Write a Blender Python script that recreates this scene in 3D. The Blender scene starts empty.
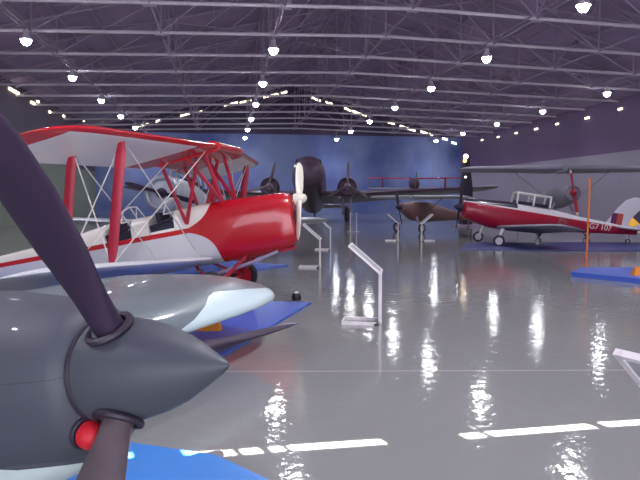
import bpy, bmesh, math, random
from mathutils import Vector, Matrix
random.seed(4)
PI = math.pi
S = bpy.context.scene
COL = S.collection
# ------------------------------------------------------------------ camera
F = 600.0
CAMH = 1.7
TH = math.atan(41 / F)                       # looking down
PSI = math.atan(95 / F * math.cos(TH))       # turned right of the hall's axis
cam = bpy.data.cameras.new('camera')
cam.sensor_width = 36.0
cam.lens = 36.0 * F / 640
cam.clip_end = 400
camo = bpy.data.objects.new('camera', cam)
COL.objects.link(camo)
camo.location = (0, 0, CAMH)
camo.rotation_euler = (PI / 2 - TH, 0, -PSI)
S.camera = camo
RGT = Vector((math.cos(PSI), -math.sin(PSI), 0))
FLT = Vector((math.sin(PSI), math.cos(PSI), 0))
FWD = FLT * math.cos(TH) + Vector((0, 0, -math.sin(TH)))
UPV = FLT * math.sin(TH) + Vector((0, 0, math.cos(TH)))
EYE = Vector((0, 0, CAMH))

def ray(px, py):
    return (RGT * ((px - 320) / F) + UPV * ((240 - py) / F) + FWD)

def at_z(px, py, z=0.0):
    d = ray(px, py)
    return EYE + d * ((z - CAMH) / d.z)

def at_depth(px, py, zc):
    d = ray(px, py)
    return EYE + d * (zc / d.dot(FLT))

def at_y(px, py, y):
    d = ray(px, py)
    return EYE + d * (y / d.y)

def at_x(px, py, x):
    d = ray(px, py)
    return EYE + d * (x / d.x)

def cw(xc, zc, z=0.0):
    p = RGT * xc + FLT * zc
    return Vector((p.x, p.y, z))

# ------------------------------------------------------------------ materials
def lin(c):
    return tuple((x / 12.92 if x <= 0.04045 else ((x + 0.055) / 1.055) ** 2.4) for x in c)

def rgb(r, g, b):
    return lin((r / 255, g / 255, b / 255)) + (1.0,)

MATS = {}
def mat(name, col, rough=0.5, metal=0.0, coat=0.0, noise=0.12, scale=6.0, emit=0.0, bump=0.0):
    m = bpy.data.materials.new(name)
    m.use_nodes = True
    nt = m.node_tree
    b = nt.nodes['Principled BSDF']
    b.inputs['Roughness'].default_value = rough
    b.inputs['Metallic'].default_value = metal
    b.inputs['Coat Weight'].default_value = coat
    b.inputs['Coat Roughness'].default_value = 0.08
    tc = nt.nodes.new('ShaderNodeTexCoord')
    nz = nt.nodes.new('ShaderNodeTexNoise')
    nz.inputs['Scale'].default_value = scale
    nz.inputs['Detail'].default_value = 4
    nt.links.new(tc.outputs['Object'], nz.inputs['Vector'])
    mix = nt.nodes.new('ShaderNodeMix')
    mix.data_type = 'RGBA'
    mix.inputs[6].default_value = tuple(x * (1 - noise) for x in col[:3]) + (1,)
    mix.inputs[7].default_value = tuple(min(1, x * (1 + noise)) for x in col[:3]) + (1,)
    nt.links.new(nz.outputs['Fac'], mix.inputs[0])
    nt.links.new(mix.outputs[2], b.inputs['Base Color'])
    if emit:
        b.inputs['Emission Color'].default_value = col
        b.inputs['Emission Strength'].default_value = emit
    if bump:
        bp = nt.nodes.new('ShaderNodeBump')
        bp.inputs['Strength'].default_value = bump
        bp.inputs['Distance'].default_value = 0.02
        nt.links.new(nz.outputs['Fac'], bp.inputs['Height'])
        nt.links.new(bp.outputs['Normal'], b.inputs['Normal'])
    MATS[name] = m
    return m

RED = mat('red_dope', rgb(190, 28, 40), 0.25, coat=0.5)
REDSTRUT = mat('red_strut_paint', rgb(175, 30, 58), 0.4)
WHITE = mat('white_dope', rgb(232, 226, 224), 0.4, coat=0.2, noise=0.04)
CREAM = mat('cream_paint', rgb(238, 230, 212), 0.3, noise=0.03)
PALEGREY = mat('pale_grey_fabric', rgb(205, 206, 212), 0.5, noise=0.05)
GREY = mat('aircraft_grey', rgb(68, 71, 82), 0.55, coat=0.05, noise=0.07, scale=2.5)
WINGGREY = mat('wing_grey', rgb(108, 118, 124), 0.35, coat=0.3, noise=0.08, scale=2.0)
SKYGREY = mat('underside_pale_blue', rgb(205, 222, 226), 0.35, coat=0.3, noise=0.04)
BLADE = mat('propeller_black', rgb(44, 27, 54), 0.62, noise=0.18, scale=9)
BLADEPALE = mat('propeller_pale_metal', rgb(118, 104, 110), 0.4, metal=0.6, noise=0.2, scale=12)  # grey blade metal; also paints floor light onto the foreground down blade
BLADEEDGE = mat('worn_blade_edge', rgb(172, 160, 160), 0.4, metal=0.3)
DARKRUB = mat('dark_rubber', rgb(42, 30, 48), 0.5)
RUBBER = mat('tyre_rubber', rgb(48, 42, 54), 0.7)
REDPLUG = mat('red_intake_cover', rgb(205, 26, 44), 0.55)
STEEL = mat('galvanised_steel', rgb(220, 210, 222), 0.5, metal=0.25, noise=0.15)
STEELDK = mat('weathered_steel', rgb(168, 151, 175), 0.6, metal=0.15, noise=0.2)
BLUE = mat('blue_mat', rgb(66, 96, 190), 0.4, noise=0.08, scale=3)
BLUEDIM = mat('dim_blue_mat', rgb(62, 66, 128), 0.4, noise=0.08, scale=3)  # mat blue dimmed in colour for the weaker light by the trainer
BLUEPALE = mat('pale_blue_mat', rgb(66, 128, 205), 0.35, noise=0.06, scale=3)
ORANGE = mat('orange_paint', rgb(226, 132, 30), 0.5)
POLEOR = mat('orange_pole_paint', rgb(222, 118, 48), 0.5)
YELLOW = mat('yellow_paint', rgb(245, 180, 30), 0.5)
STANDW = mat('stand_white_metal', rgb(232, 222, 226), 0.4)
PANEL = mat('sign_panel_grey', rgb(165, 165, 172), 0.3)
BLACK = mat('black_plastic', rgb(30, 26, 32), 0.35)
GLASS = mat('dark_glazing', rgb(50, 54, 62), 0.08, coat=0.5)
LEATHER = mat('dark_cockpit_lining', rgb(42, 38, 58), 0.8)
BROWN = mat('dark_camouflage_brown', rgb(92, 68, 90), 0.4, coat=0.2, noise=0.25, scale=1.2)
TAN = mat('tan_brown_paint', rgb(124, 92, 92), 0.5)
SILVER = mat('silver_dope', rgb(178, 180, 190), 0.35, metal=0.25)
DULL = mat('dull_silver_paint', rgb(140, 134, 150), 0.5)
WIRE = mat('bracing_wire', rgb(225, 220, 214), 0.4)
GREENGL = mat('green_glazing', rgb(70, 110, 96), 0.1)
EMITL = mat('lit_lamp', (0.93, 0.97, 1.0, 1), 0.3, emit=95.0)
EMITW = mat('daylit_opening', (1.0, 0.93, 0.62, 1), 0.3, emit=4.0)
EMITA = mat('amber_lamp', (1.0, 0.5, 0.1, 1), 0.3, emit=6.0)
EMITS = mat('small_lit_lamp', (1.0, 0.95, 0.85, 1), 0.3, emit=8.0)

class N:
    """tiny node-graph helper for painted-on schemes"""
    def __init__(s, m):
        s.m = m; s.nt = m.node_tree
        s.b = s.nt.nodes['Principled BSDF']
        tc = s.nt.nodes.new('ShaderNodeTexCoord')
        sp = s.nt.nodes.new('ShaderNodeSeparateXYZ')
        s.nt.links.new(tc.outputs['Object'], sp.inputs[0])
        s.x, s.y, s.z = sp.outputs
    def op(s, o, a, b=None, c=None):
        n = s.nt.nodes.new('ShaderNodeMath'); n.operation = o
        for i, v in enumerate((a, b, c)):
            if v is None: continue
            if isinstance(v, (int, float)): n.inputs[i].default_value = v
            else: s.nt.links.new(v, n.inputs[i])
        return n.outputs[0]
    def mix(s, f, a, b):
        n = s.nt.nodes.new('ShaderNodeMix'); n.data_type = 'RGBA'
        s.nt.links.new(f, n.inputs[0])
        for i, v in ((6, a), (7, b)):
            if isinstance(v, tuple): n.inputs[i].default_value = v
            else: s.nt.links.new(v, n.inputs[i])
        return n.outputs[2]

def scheme(name, rough=0.35, coat=0.3):
    m = bpy.data.materials.new(name); m.use_nodes = True
    n = N(m)
    n.b.inputs['Roughness'].default_value = rough
    n.b.inputs['Coat Weight'].default_value = coat
    return m, n

# ------------------------------------------------------------------ mesh builder
class M:
    def __init__(s, off=None):
        s.v = []; s.f = []; s.mi = []
        s.off = Vector(off) if off else Vector((0, 0, 0))
    def add(s, vs, fs, mi=0):
        b = len(s.v)
        s.v += [Vector(p) + s.off for p in vs]
        for k, f in enumerate(fs):
            s.f.append(tuple(b + i for i in f))
            s.mi.append(mi[k] if isinstance(mi, list) else mi)
    def box(s, c, d, rot=None, mi=0):
        c = Vector(c); hx, hy, hz = d[0] / 2, d[1] / 2, d[2] / 2
        vs = [Vector((x, y, z)) for x in (-hx, hx) for y in (-hy, hy) for z in (-hz, hz)]
        if rot is not None: vs = [rot @ p for p in vs]
        s.add([c + p for p in vs], [(0, 1, 3, 2), (4, 6, 7, 5), (0, 4, 5, 1), (2, 3, 7, 6), (0, 2, 6, 4), (1, 5, 7, 3)], mi)
    def tube(s, p0, p1, r0, r1=None, n=8, flat=1.0, fdir=None, mi=0):
        """round (or streamlined: fdir long axis, flat = thickness ratio) bar"""
        p0, p1 = Vector(p0), Vector(p1); r1 = r0 if r1 is None else r1
        d = (p1 - p0).normalized()
        if fdir is not None:
            a = Vector(fdir); a = (a - d * a.dot(d)).normalized()
        else:
            a = d.orthogonal().normalized()
        b = d.cross(a)
        vs = []
        for p, r in ((p0, r0), (p1, r1)):
            for i in range(n):
                t = 2 * PI * i / n
                vs.append(p + a * (r * math.cos(t)) + b * (r * flat * math.sin(t)))
        fs = [(i, (i + 1) % n, n + (i + 1) % n, n + i) for i in range(n)]
        fs += [tuple(reversed(range(n))), tuple(range(n, 2 * n))]
        s.add(vs, fs, mi)
    def loft(s, rings, cap=True, mi=0):
        n = len(rings[0]); vs = [p for r in rings for p in r]; fs = []
        mm = []
        for k in range(len(rings) - 1):
            for i in range(n):
                fs.append((k * n + i, k * n + (i + 1) % n, (k + 1) * n + (i + 1) % n, (k + 1) * n + i))
                mm.append(mi(k, i) if callable(mi) else mi)
        if cap:
            fs.append(tuple(reversed(range(n)))); fs.append(tuple(range((len(rings) - 1) * n, len(rings) * n)))
            mm += [mi(0, 0) if callable(mi) else mi, mi(len(rings) - 2, 0) if callable(mi) else mi]
        s.add(vs, fs, mm)
    def lathe(s, c, axis, prof, n=20, mi=0):
        """prof: list of (distance along axis, radius)"""
        c = Vector(c); d = Vector(axis).normalized(); a = d.orthogonal().normalized(); b = d.cross(a)
        s.loft([[c + d * h + a * (r * math.cos(2 * PI * i / n)) + b * (r * math.sin(2 * PI * i / n)) for i in range(n)] for h, r in prof], True, mi)
    def torus(s, c, axis, R, r, n=24, k=10, mi=0):
        c = Vector(c); d = Vector(axis).normalized(); a = d.orthogonal().normalized(); b = d.cross(a)
        rings = []
        for i in range(n):
            t = 2 * PI * i / n; q = a * math.cos(t) + b * math.sin(t)
            rings.append([c + q * (R + r * math.cos(2 * PI * j / k)) + d * (r * math.sin(2 * PI * j / k)) for j in range(k)])
        rings.append(rings[0])
        s.loft(rings, False, mi)
    def poly(s, pts, h0, h1, mi=0):
        n = len(pts)
        vs = [(p[0], p[1], h0) for p in pts] + [(p[0], p[1], h1) for p in pts]
        s.add(vs, [tuple(reversed(range(n))), tuple(range(n, 2 * n))] + [(i, (i + 1) % n, n + (i + 1) % n, n + i) for i in range(n)], mi)
    def build(s, name, mats, parent=None, smooth=35):
        me = bpy.data.meshes.new(name)
        me.from_pydata([tuple(p) for p in s.v], [], s.f)
        for m in (mats if isinstance(mats, (list, tuple)) else [mats]):
            me.materials.append(m)
        me.polygons.foreach_set('material_index', s.mi)
        bm = bmesh.new(); bm.from_mesh(me)
        bmesh.ops.remove_doubles(bm, verts=bm.verts, dist=1e-5)
        bmesh.ops.recalc_face_normals(bm, faces=bm.faces)
        bm.to_mesh(me); bm.free()
        if smooth:
            for p in me.polygons: p.use_smooth = True
            me.set_sharp_from_angle(angle=math.radians(smooth))
        me.update()
        o = bpy.data.objects.new(name, me)
        COL.objects.link(o)
        if parent is not None: o.parent = parent
        return o

def thing(name, label, cat, loc=(0, 0, 0), rot=(0, 0, 0), group=None):
    o = bpy.data.objects.new(name, None); COL.objects.link(o)
    o.empty_display_size = 0.2
    o.location = loc; o.rotation_euler = rot
    o['label'] = label; o['category'] = cat
    if group: o['group'] = group
    return o

def tag(o, label, cat, group=None, kind=None):
    o['label'] = label; o['category'] = cat
    if group: o['group'] = group
    if kind: o['kind'] = kind
    return o

def struct(o, label=None):
    o['kind'] = 'structure'
    if label: o['label'] = label
    return o

def dup(root, loc=None, rot=None, label=None):
    r = root.copy(); COL.objects.link(r)
    if loc is not None: r.location = loc
    if rot is not None: r.rotation_euler = rot
    if label: r['label'] = label
    for ch in list(root.children):
        c = ch.copy(); COL.objects.link(c); c.parent = r
        for g in list(ch.children):
            d = g.copy(); COL.objects.link(d); d.parent = c
    return r

def sect(x, zc, w, ht, hb, n=24, e=2.4):
    """fuselage section at x: superellipse, half width w, height ht above and hb below zc"""
    pts = []
    for i in range(n):
        t = 2 * PI * i / n
        c, q = math.cos(t), math.sin(t)
        yy = w * math.copysign(abs(c) ** (2 / e), c)
        zz = (ht if q >= 0 else hb) * math.copysign(abs(q) ** (2 / e), q)
        pts.append(Vector((x, yy, zc + zz)))
    return pts

FOIL = [(0, 0), (.012, .30), (.05, .62), (.12, .88), (.28, 1.0), (.5, .84), (.75, .46), (1, .03),
        (1, -.03), (.75, -.18), (.5, -.3), (.28, -.38), (.12, -.42), (.05, -.36), (.012, -.2)]

def foil(le, chord, thick, tilt=0.0):
    """aerofoil ring with its nose at le, running aft (-x); thick = max height above chord line"""
    out = []
    for u, v in FOIL:
        out.append(Vector((le[0] - u * chord, le[1], le[2] + v * thick - u * chord * math.tan(tilt))))
    return out

def blade_rings(c, axis, rad, secs, ):
    """propeller blade rings: secs = (r, chord, thickness, twist); axis = shaft, rad = blade direction"""
    axis = Vector(axis).normalized(); rad = Vector(rad).normalized(); tang = axis.cross(rad)
    rings = []
    for r, ch, th, tw in secs:
        a = tang * math.cos(tw) + axis * math.sin(tw)
        b = axis * math.cos(tw) - tang * math.sin(tw)
        rings.append([Vector(c) + rad * r + a * (ch / 2 * math.cos(2 * PI * i / 22)) + b * (th / 2 * math.sin(2 * PI * i / 22)) for i in range(22)])
    return rings

def rad_dir(alpha):
    """direction in the propeller disc (local frame, shaft = +x): alpha from up towards the aircraft's right (-y)"""
    return Vector((0, -math.sin(alpha), math.cos(alpha)))

def wheel(name, c, r, w, parent, off, axis=(0, 1, 0), hub=STEEL):
    m = M(off); m.torus(c, axis, r - w / 2, w / 2)
    t = m.build(name, RUBBER, parent)
    h = M(off); ax = Vector(axis)
    h.lathe(Vector(c) - ax * w * .3, axis, [(0, .02), (0, r - w * .75), (w * .6, r - w * .75), (w * .6, .02)], 18)
    h.build('wheel_disc', hub, t)
    return t

# ------------------------------------------------------------------ hall
XL, XR, XRIDGE, YB, YF = -13.7, 27.5, 7.3, 67.5, -8.0
ZL, ZRG, ZR = 9.35, 14.3, 8.75
def roof_z(x):
    return ZL + (ZRG - ZL) * (x - XL) / (XRIDGE - XL) if x < XRIDGE else ZRG + (ZR - ZRG) * (x - XRIDGE) / (XR - XRIDGE)
def chord_z(x):
    return 9.1 - .026 * abs(x - XRIDGE)

# floor: grey sealed concrete, glossy, with saw-cut joints
fm = bpy.data.materials.new('polished_concrete'); fm.use_nodes = True
n = N(fm); nt = n.nt
tc = nt.nodes.new('ShaderNodeTexCoord')
nz = nt.nodes.new('ShaderNodeTexNoise'); nz.inputs['Scale'].default_value = .7; nz.inputs['Detail'].default_value = 5
nt.links.new(tc.outputs['Object'], nz.inputs['Vector'])
mp = nt.nodes.new('ShaderNodeMapping'); mp.inputs['Scale'].default_value = (1.0, 1.0, 1.0)
nt.links.new(tc.outputs['Object'], mp.inputs[0])
n2 = nt.nodes.new('ShaderNodeTexNoise'); n2.inputs['Scale'].default_value = 7.0; n2.inputs['Detail'].default_value = 3
nt.links.new(mp.outputs[0], n2.inputs['Vector'])
bp = nt.nodes.new('ShaderNodeBump'); bp.inputs['Strength'].default_value = .22; bp.inputs['Distance'].default_value = .02
nt.links.new(n2.outputs['Fac'], bp.inputs['Height']); nt.links.new(bp.outputs[0], n.b.inputs['Normal'])
base = n.mix(nz.outputs['Fac'], rgb(132, 132, 132), rgb(142, 141, 140))
_ja, _jb = at_z(232, 371.5), at_z(640, 370)
JK = (_jb.y - _ja.y) / (_jb.x - _ja.x)
JY = _ja.y - JK * _ja.x
jy = n.op('LESS_THAN', n.op('ABSOLUTE', n.op('SUBTRACT', n.op('WRAP', n.op('SUBTRACT', n.y, n.op('MULTIPLY', n.x, JK)), JY + 6, JY - 6), JY)), .02)
jx = n.op('LESS_THAN', n.op('ABSOLUTE', n.op('SUBTRACT', n.op('WRAP', n.x, 14, 2), 8)), .012)
n.nt.links.new(n.mix(n.op('MULTIPLY', n.op('MAXIMUM', jy, jx), .55), base, rgb(186, 180, 184)), n.b.inputs['Base Color'])
n.b.inputs['Roughness'].default_value = .08
n.b.inputs['Specular IOR Level'].default_value = .55
m = M(); m.poly([(XL, YF), (XR, YF), (XR, YB), (XL, YB)], -.2, 0)
struct(m.build('floor', fm, smooth=0), 'glossy grey sealed concrete hangar floor')

ROOFM = mat('dark_roof_lining', rgb(158, 136, 172), .8, noise=.2, scale=.8)
m = M()
m.poly([(0, 0)] * 3, 0, 0) if False else None
t = .25
sec = [(XL - .3, ZL - .07), (XRIDGE, ZRG), (XR + .3, ZR - .08)]
vs = [(x, y, z + dz) for y in (YF - .3, YB + .3) for x, z in sec for dz in (0, t)]
m.add(vs, [(0, 2, 8, 6), (2, 4, 10, 8), (1, 7, 9, 3), (3, 9, 11, 5), (0, 1, 3, 2), (2, 3, 5, 4), (6, 8, 9, 7), (8, 10, 11, 9), (0, 6, 7, 1), (4, 5, 11, 10)])
struct(m.build('ceiling', ROOFM, smooth=0), 'dark underside of the pitched hangar roof')

def corr(name, low, high, zsplit, axis, soft=.06):
    """profiled wall sheeting, painted in two heights"""
    mm, q = scheme(name, .6, 0)
    f = q.op('GREATER_THAN', q.z, zsplit)
    wv = q.op('ABSOLUTE', q.op('SINE', q.op('MULTIPLY', q.y if axis == 'y' else q.x, 9.0)))
    bq = q.nt.nodes.new('ShaderNodeBump'); bq.inputs['Strength'].default_value = .35; bq.inputs['Distance'].default_value = .03
    q.nt.links.new(wv, bq.inputs['Height']); q.nt.links.new(bq.outputs[0], q.b.inputs['Normal'])
    q.nt.links.new(q.mix(f, low, high), q.b.inputs['Base Color'])
    return mm
LWM = corr('left_wall_sheet', rgb(138, 146, 134), rgb(100, 84, 108), 4.6, 'y')
RWM = corr('right_wall_sheet', rgb(160, 150, 172), rgb(112, 88, 128), 5.0, 'y')
FWM = corr('front_wall_sheet', rgb(150, 150, 155), rgb(120, 110, 125), 5.0, 'x')
# back wall: blue with a faint cloudy mural
BWM, q = scheme('blue_back_wall', .6, 0)
nz = q.nt.nodes.new('ShaderNodeTexNoise'); nz.inputs['Scale'].default_value = .22; nz.inputs['Detail'].default_value = 4
tc = q.nt.nodes.new('ShaderNodeTexCoord'); q.nt.links.new(tc.outputs['Object'], nz.inputs['Vector'])
nr = q.op('SMOOTH_MIN', q.op('MAXIMUM', q.op('MULTIPLY', q.op('SUBTRACT', nz.outputs['Fac'], .35), 3.2), 0), 1.0, .1)
blu = q.mix(nr, rgb(104, 118, 188), rgb(146, 162, 212))
f = q.op('GREATER_THAN', q.z, 8.9)
q.nt.links.new(q.mix(f, blu, rgb(92, 74, 108)), q.b.inputs['Base Color'])

m = M(); m.box((XL - .15, (YF + YB) / 2, ZL / 2 + .1), (.3, YB - YF, ZL + .2)); struct(m.build('wall_left', LWM, smooth=0), 'sheeted left wall')
m = M(); m.box((XR + .15, (YF + YB) / 2, ZR / 2 + .1), (.3, YB - YF, ZR + .2)); struct(m.build('wall_right', RWM, smooth=0), 'right wall, pale below and dark above')
m = M()
vs = [(XL - .3, 0), (XR + .3, 0), (XR + .3, ZR), (XRIDGE, ZRG + .1), (XL - .3, ZL)]
m.add([(x, YB, z) for x, z in vs] + [(x, YB + .3, z) for x, z in vs], [(0, 1, 2, 3, 4), (9, 8, 7, 6, 5)] + [(i, (i + 1) % 5, 5 + (i + 1) % 5, 5 + i) for i in range(5)])
struct(m.build('wall_back', BWM, smooth=0), 'blue painted end wall under a dark gable')

# front wall (behind the camera): open doorway, and a slit under the verge that lets the sun in
SUN_EL = math.radians(45)
SUN_AZ = math.radians(20)
SUN_T = math.tan(SUN_EL) / math.cos(SUN_AZ)
slits = []
for (xa, ya), (xb, yb) in (((182, 455.3), (234, 452.5)), ((242, 452), (260, 450.3)), ((271, 449.5), (283, 448.4)), ((290, 448), (383, 441.5)),
                           ((464, 436.5), (482, 434.7)), ((490, 434), (592, 426)), ((603, 424.5), (700, 418.5)), ((116, 459), (131, 457.6))):
    a, b = at_z(xa, ya), at_z(xb, yb)
    sx_ = lambda p: p.x + (p.y - YF) * math.tan(SUN_AZ)
    slits.append((sx_(a), sx_(b), (a.y - YF) * SUN_T, (b.y - YF) * SUN_T))
slits.sort()
m = M()
zs0 = slits[0][2]; x0s = slits[0][0]; x1s = slits[-1][1]; zs1 = slits[-1][3]
def slit_z(x):
    for a, b, za, zb in slits:
        if a <= x <= b: return za + (zb - za) * (x - a) / (b - a)
    pts = sorted([(a, za) for a, b, za, zb in slits] + [(b, zb) for a, b, za, zb in slits])
    if x <= pts[0][0]: return pts[0][1]
    if x >= pts[-1][0]: return pts[-1][1]
    for (p, u), (r, w) in zip(pts, pts[1:]):
        if p <= x <= r: return u + (w - u) * (x - p) / (r - p)
DX0, DX1, DZ = -11.0, 13.0, 4.2
HS = .042
xs = sorted(set([XL - .3, XR + .3, DX0, DX1, XRIDGE] + [v for s_ in slits for v in s_[:2]]))
for a, b in zip(xs, xs[1:]):
    mid = (a + b) / 2
    za, zb = slit_z(a), slit_z(b)
    open_ = any(s_[0] - 1e-6 <= mid <= s_[1] + 1e-6 for s_ in slits)
    base_z = DZ if DX0 < mid < DX1 else 0
    def quad(z0a, z0b, z1a, z1b):
        m.add([(a, YF, z0a), (b, YF, z0b), (b, YF, z1b), (a, YF, z1a)], [(0, 1, 2, 3)])
    quad(base_z, base_z, za - HS, zb - HS)
    if not open_: quad(za - HS, zb - HS, za + HS, zb + HS)
    quad(za + HS, zb + HS, roof_z(a) + .1, roof_z(b) + .1)
struct(m.build('wall_front', FWM, smooth=0), 'front wall with the open hangar doorway')

# daylight gaps along the gable and the eaves
wi = 0
def gap(p, along, up, w, h):
    global wi
    wi += 1
    m = M(); along = Vector(along).normalized(); up = Vector(up).normalized(); nn = along.cross(up) * .03
    q = [p - along * w / 2 - up * h / 2, p + along * w / 2 - up * h / 2, p + along * w / 2 + up * h / 2, p - along * w / 2 + up * h / 2]
    m.add([v - nn for v in q] + [v + nn for v in q], [(3, 2, 1, 0), (4, 5, 6, 7), (0, 1, 5, 4), (1, 2, 6, 5), (2, 3, 7, 6), (3, 0, 4, 7)])
    struct(m.build('window_%d' % wi, EMITW, smooth=0), 'small daylit opening under the roof edge')
for px, py, w in ((105, 133, 6), (111, 131, 4), (143, 125, 10), (158, 121, 4), (185, 115, 9), (200, 112, 4), (231, 104, 13), (246, 101.5, 12), (271, 95.5, 15), (284, 92.5, 6),
                  (313, 98, 4), (318, 100, 5), (329, 103, 7), (347, 109, 5), (352, 111, 7), (358, 113, 8), (364, 115, 5), (391, 123, 7), (404, 127, 9), (411, 129.5, 9), (424, 132.5, 7), (431, 134.5, 4), (445, 139, 5), (454, 143, 5)):
    p = at_y(px, py, YB - .06)
    sl = (.26 if p.x < XRIDGE else -.28)
    gap(p, (1, 0, sl), (0, 0, 1), w * .115, .2)
for px, py, w in ((10.5, 89, 3), (14, 91, 4.5), (17.5, 93, 4), (33, 103, 5), (38, 101.5, 3), (50, 112, 2.5), (64, 116, 3), (84, 121, 3), (92, 127, 3)):
    gap(at_x(px, py, XL + .06), (0, 1, 0), (0, 0, 1), w * .17, .17)
for px, py, w in ((620, 109, 3), (587, 118, 4), (557, 124, 3), (536, 129, 4), (516, 133, 3), (498, 137, 3), (482, 140, 3)):
    gap(at_x(px, py, XR - .06), (0, 1, 0), (0, 0, 1), w * .13, .13)

# roof trusses --------------------------------------------------------------
def ordw(i):
    return ['first', 'second', 'third', 'fourth', 'fifth', 'sixth', 'seventh', 'eighth', 'ninth', 'tenth', 'eleventh', 'twelfth', 'thirteenth', 'fourteenth', 'fifteenth', 'sixteenth'][i]
NODES = [XL + .05, -7.9, -2.65, 2.3, XRIDGE, 12.5, 17.9, 22.7, XR - .05]
TY = [23.1 + 4 * k for k in range(-3, 11)]
tr = thing('roof_truss', 'x', 'roof truss', (0, TY[0], 0), group='roof trusses')
m = M()
for a, b in ((NODES[0], XRIDGE), (XRIDGE, NODES[-1])):
    m.tube((a, 0, chord_z(a)), (b, 0, chord_z(b)), .075, n=8)
m.build('bottom_chord', STEEL, tr)
m = M()
for a, b in ((NODES[0], XRIDGE), (XRIDGE, NODES[-1])):
    m.tube((a, 0, roof_z(a) - .22), (b, 0, roof_z(b) - .22), .06, n=8)
m.build('top_chord', STEELDK, tr)
for x in NODES[1:-1]:
    m = M(); m.tube((x, 0, chord_z(x)), (x, 0, roof_z(x) - .22), .045, n=6)
    m.build('post', STEELDK, tr)
    m = M(); m.box((x, 0, chord_z(x)), (.5, .05, .3)); m.build('gusset_plate', STEELDK, tr, smooth=0)
for a, b in zip(NODES, NODES[1:]):
    m = M()
    if b <= XRIDGE: m.tube((a, 0, chord_z(a)), (b, 0, roof_z(b) - .22), .035, n=6)
    else: m.tube((b, 0, chord_z(b)), (a, 0, roof_z(a) - .22), .035, n=6)
    m.build('diagonal_brace', STEELDK, tr)
nearv = 0
for i, y in enumerate(TY):
    lab = ('steel roof truss with tubular chords, overhead before the first one in view' if y < 22 else
           'steel roof truss with tubular chords, %s in view counting away from the camera' % ordw(i - 3))
    if i == 0: tr['label'] = lab
    else: dup(tr, (0, y, 0), label=lab)
# lattice girders running down the hall
for x, nm in ((-7.9, 'over the red and white biplane'), (-2.65, 'left of the centre aisle'), (2.3, 'first left of the ridge'), (XRIDGE, 'under the ridge'), (12.5, 'first right of the ridge'), (17.9, 'second right of the ridge'), (22.7, 'nearest the right wall')):
    g = thing('lattice_girder', 'thin steel lattice girder running down the hall %s' % nm, 'roof girder', (x, 0, 0), group='girders down the hall'); g['kind'] = 'structure'
    zb, zt = chord_z(x), roof_z(x) - .22
    m = M(); m.tube((0, TY[0], zb), (0, TY[-1], zb), .045, n=6); m.build('bottom_tie', STEELDK, g)
    m = M(); m.tube((0, TY[0], zt), (0, TY[-1] + 4, zt), .05, n=6); m.build('top_tie', STEELDK, g)
    m = M()
    for j, (a, b) in enumerate(zip(TY, TY[1:])):
        zz = (zb, zt) if j % 2 else (zt, zb)
        m.tube((0, a, zz[0]), (0, b, zz[1]), .032, n=5)
    m.build('lattice_bracing', STEELDK, g)
# sloping roof bracing between the trusses (in the bottom-chord plane)
for k, (a, b) in enumerate(zip(NODES[:-1], NODES[1:])):
    m = M()
    for j, (y0, y1) in enumerate(zip(TY, TY[1:])):
        xa, xb = (a, b) if (j + k) % 2 else (b, a)
        zm = lambda x: (chord_z(x) * .45 + (roof_z(x) - .22) * .55)
        m.tube((xa, y0, chord_z(xa)), (xb, y1, zm(xb)), .03, n=5)
    tag(struct(m.build('sway_bracing', STEELDK)), 'zigzag steel sway bracing between trusses, %s bay from the left wall' % ordw(k), 'roof bracing', 'sway bracing')
for k in range(14):
    x = XL + 1.4 + k * 2.95
    if abs(x - XRIDGE) < .5: x += .7
    m = M(); m.box((x, (YF + YB) / 2, roof_z(x) - .1), (.09, YB - YF - .2, .16))
    tag(struct(m.build('purlin', STEELDK, smooth=0)), 'roof purlin under the lining, %s from the left wall' % ordw(k), 'purlin', 'roof purlins')

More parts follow.
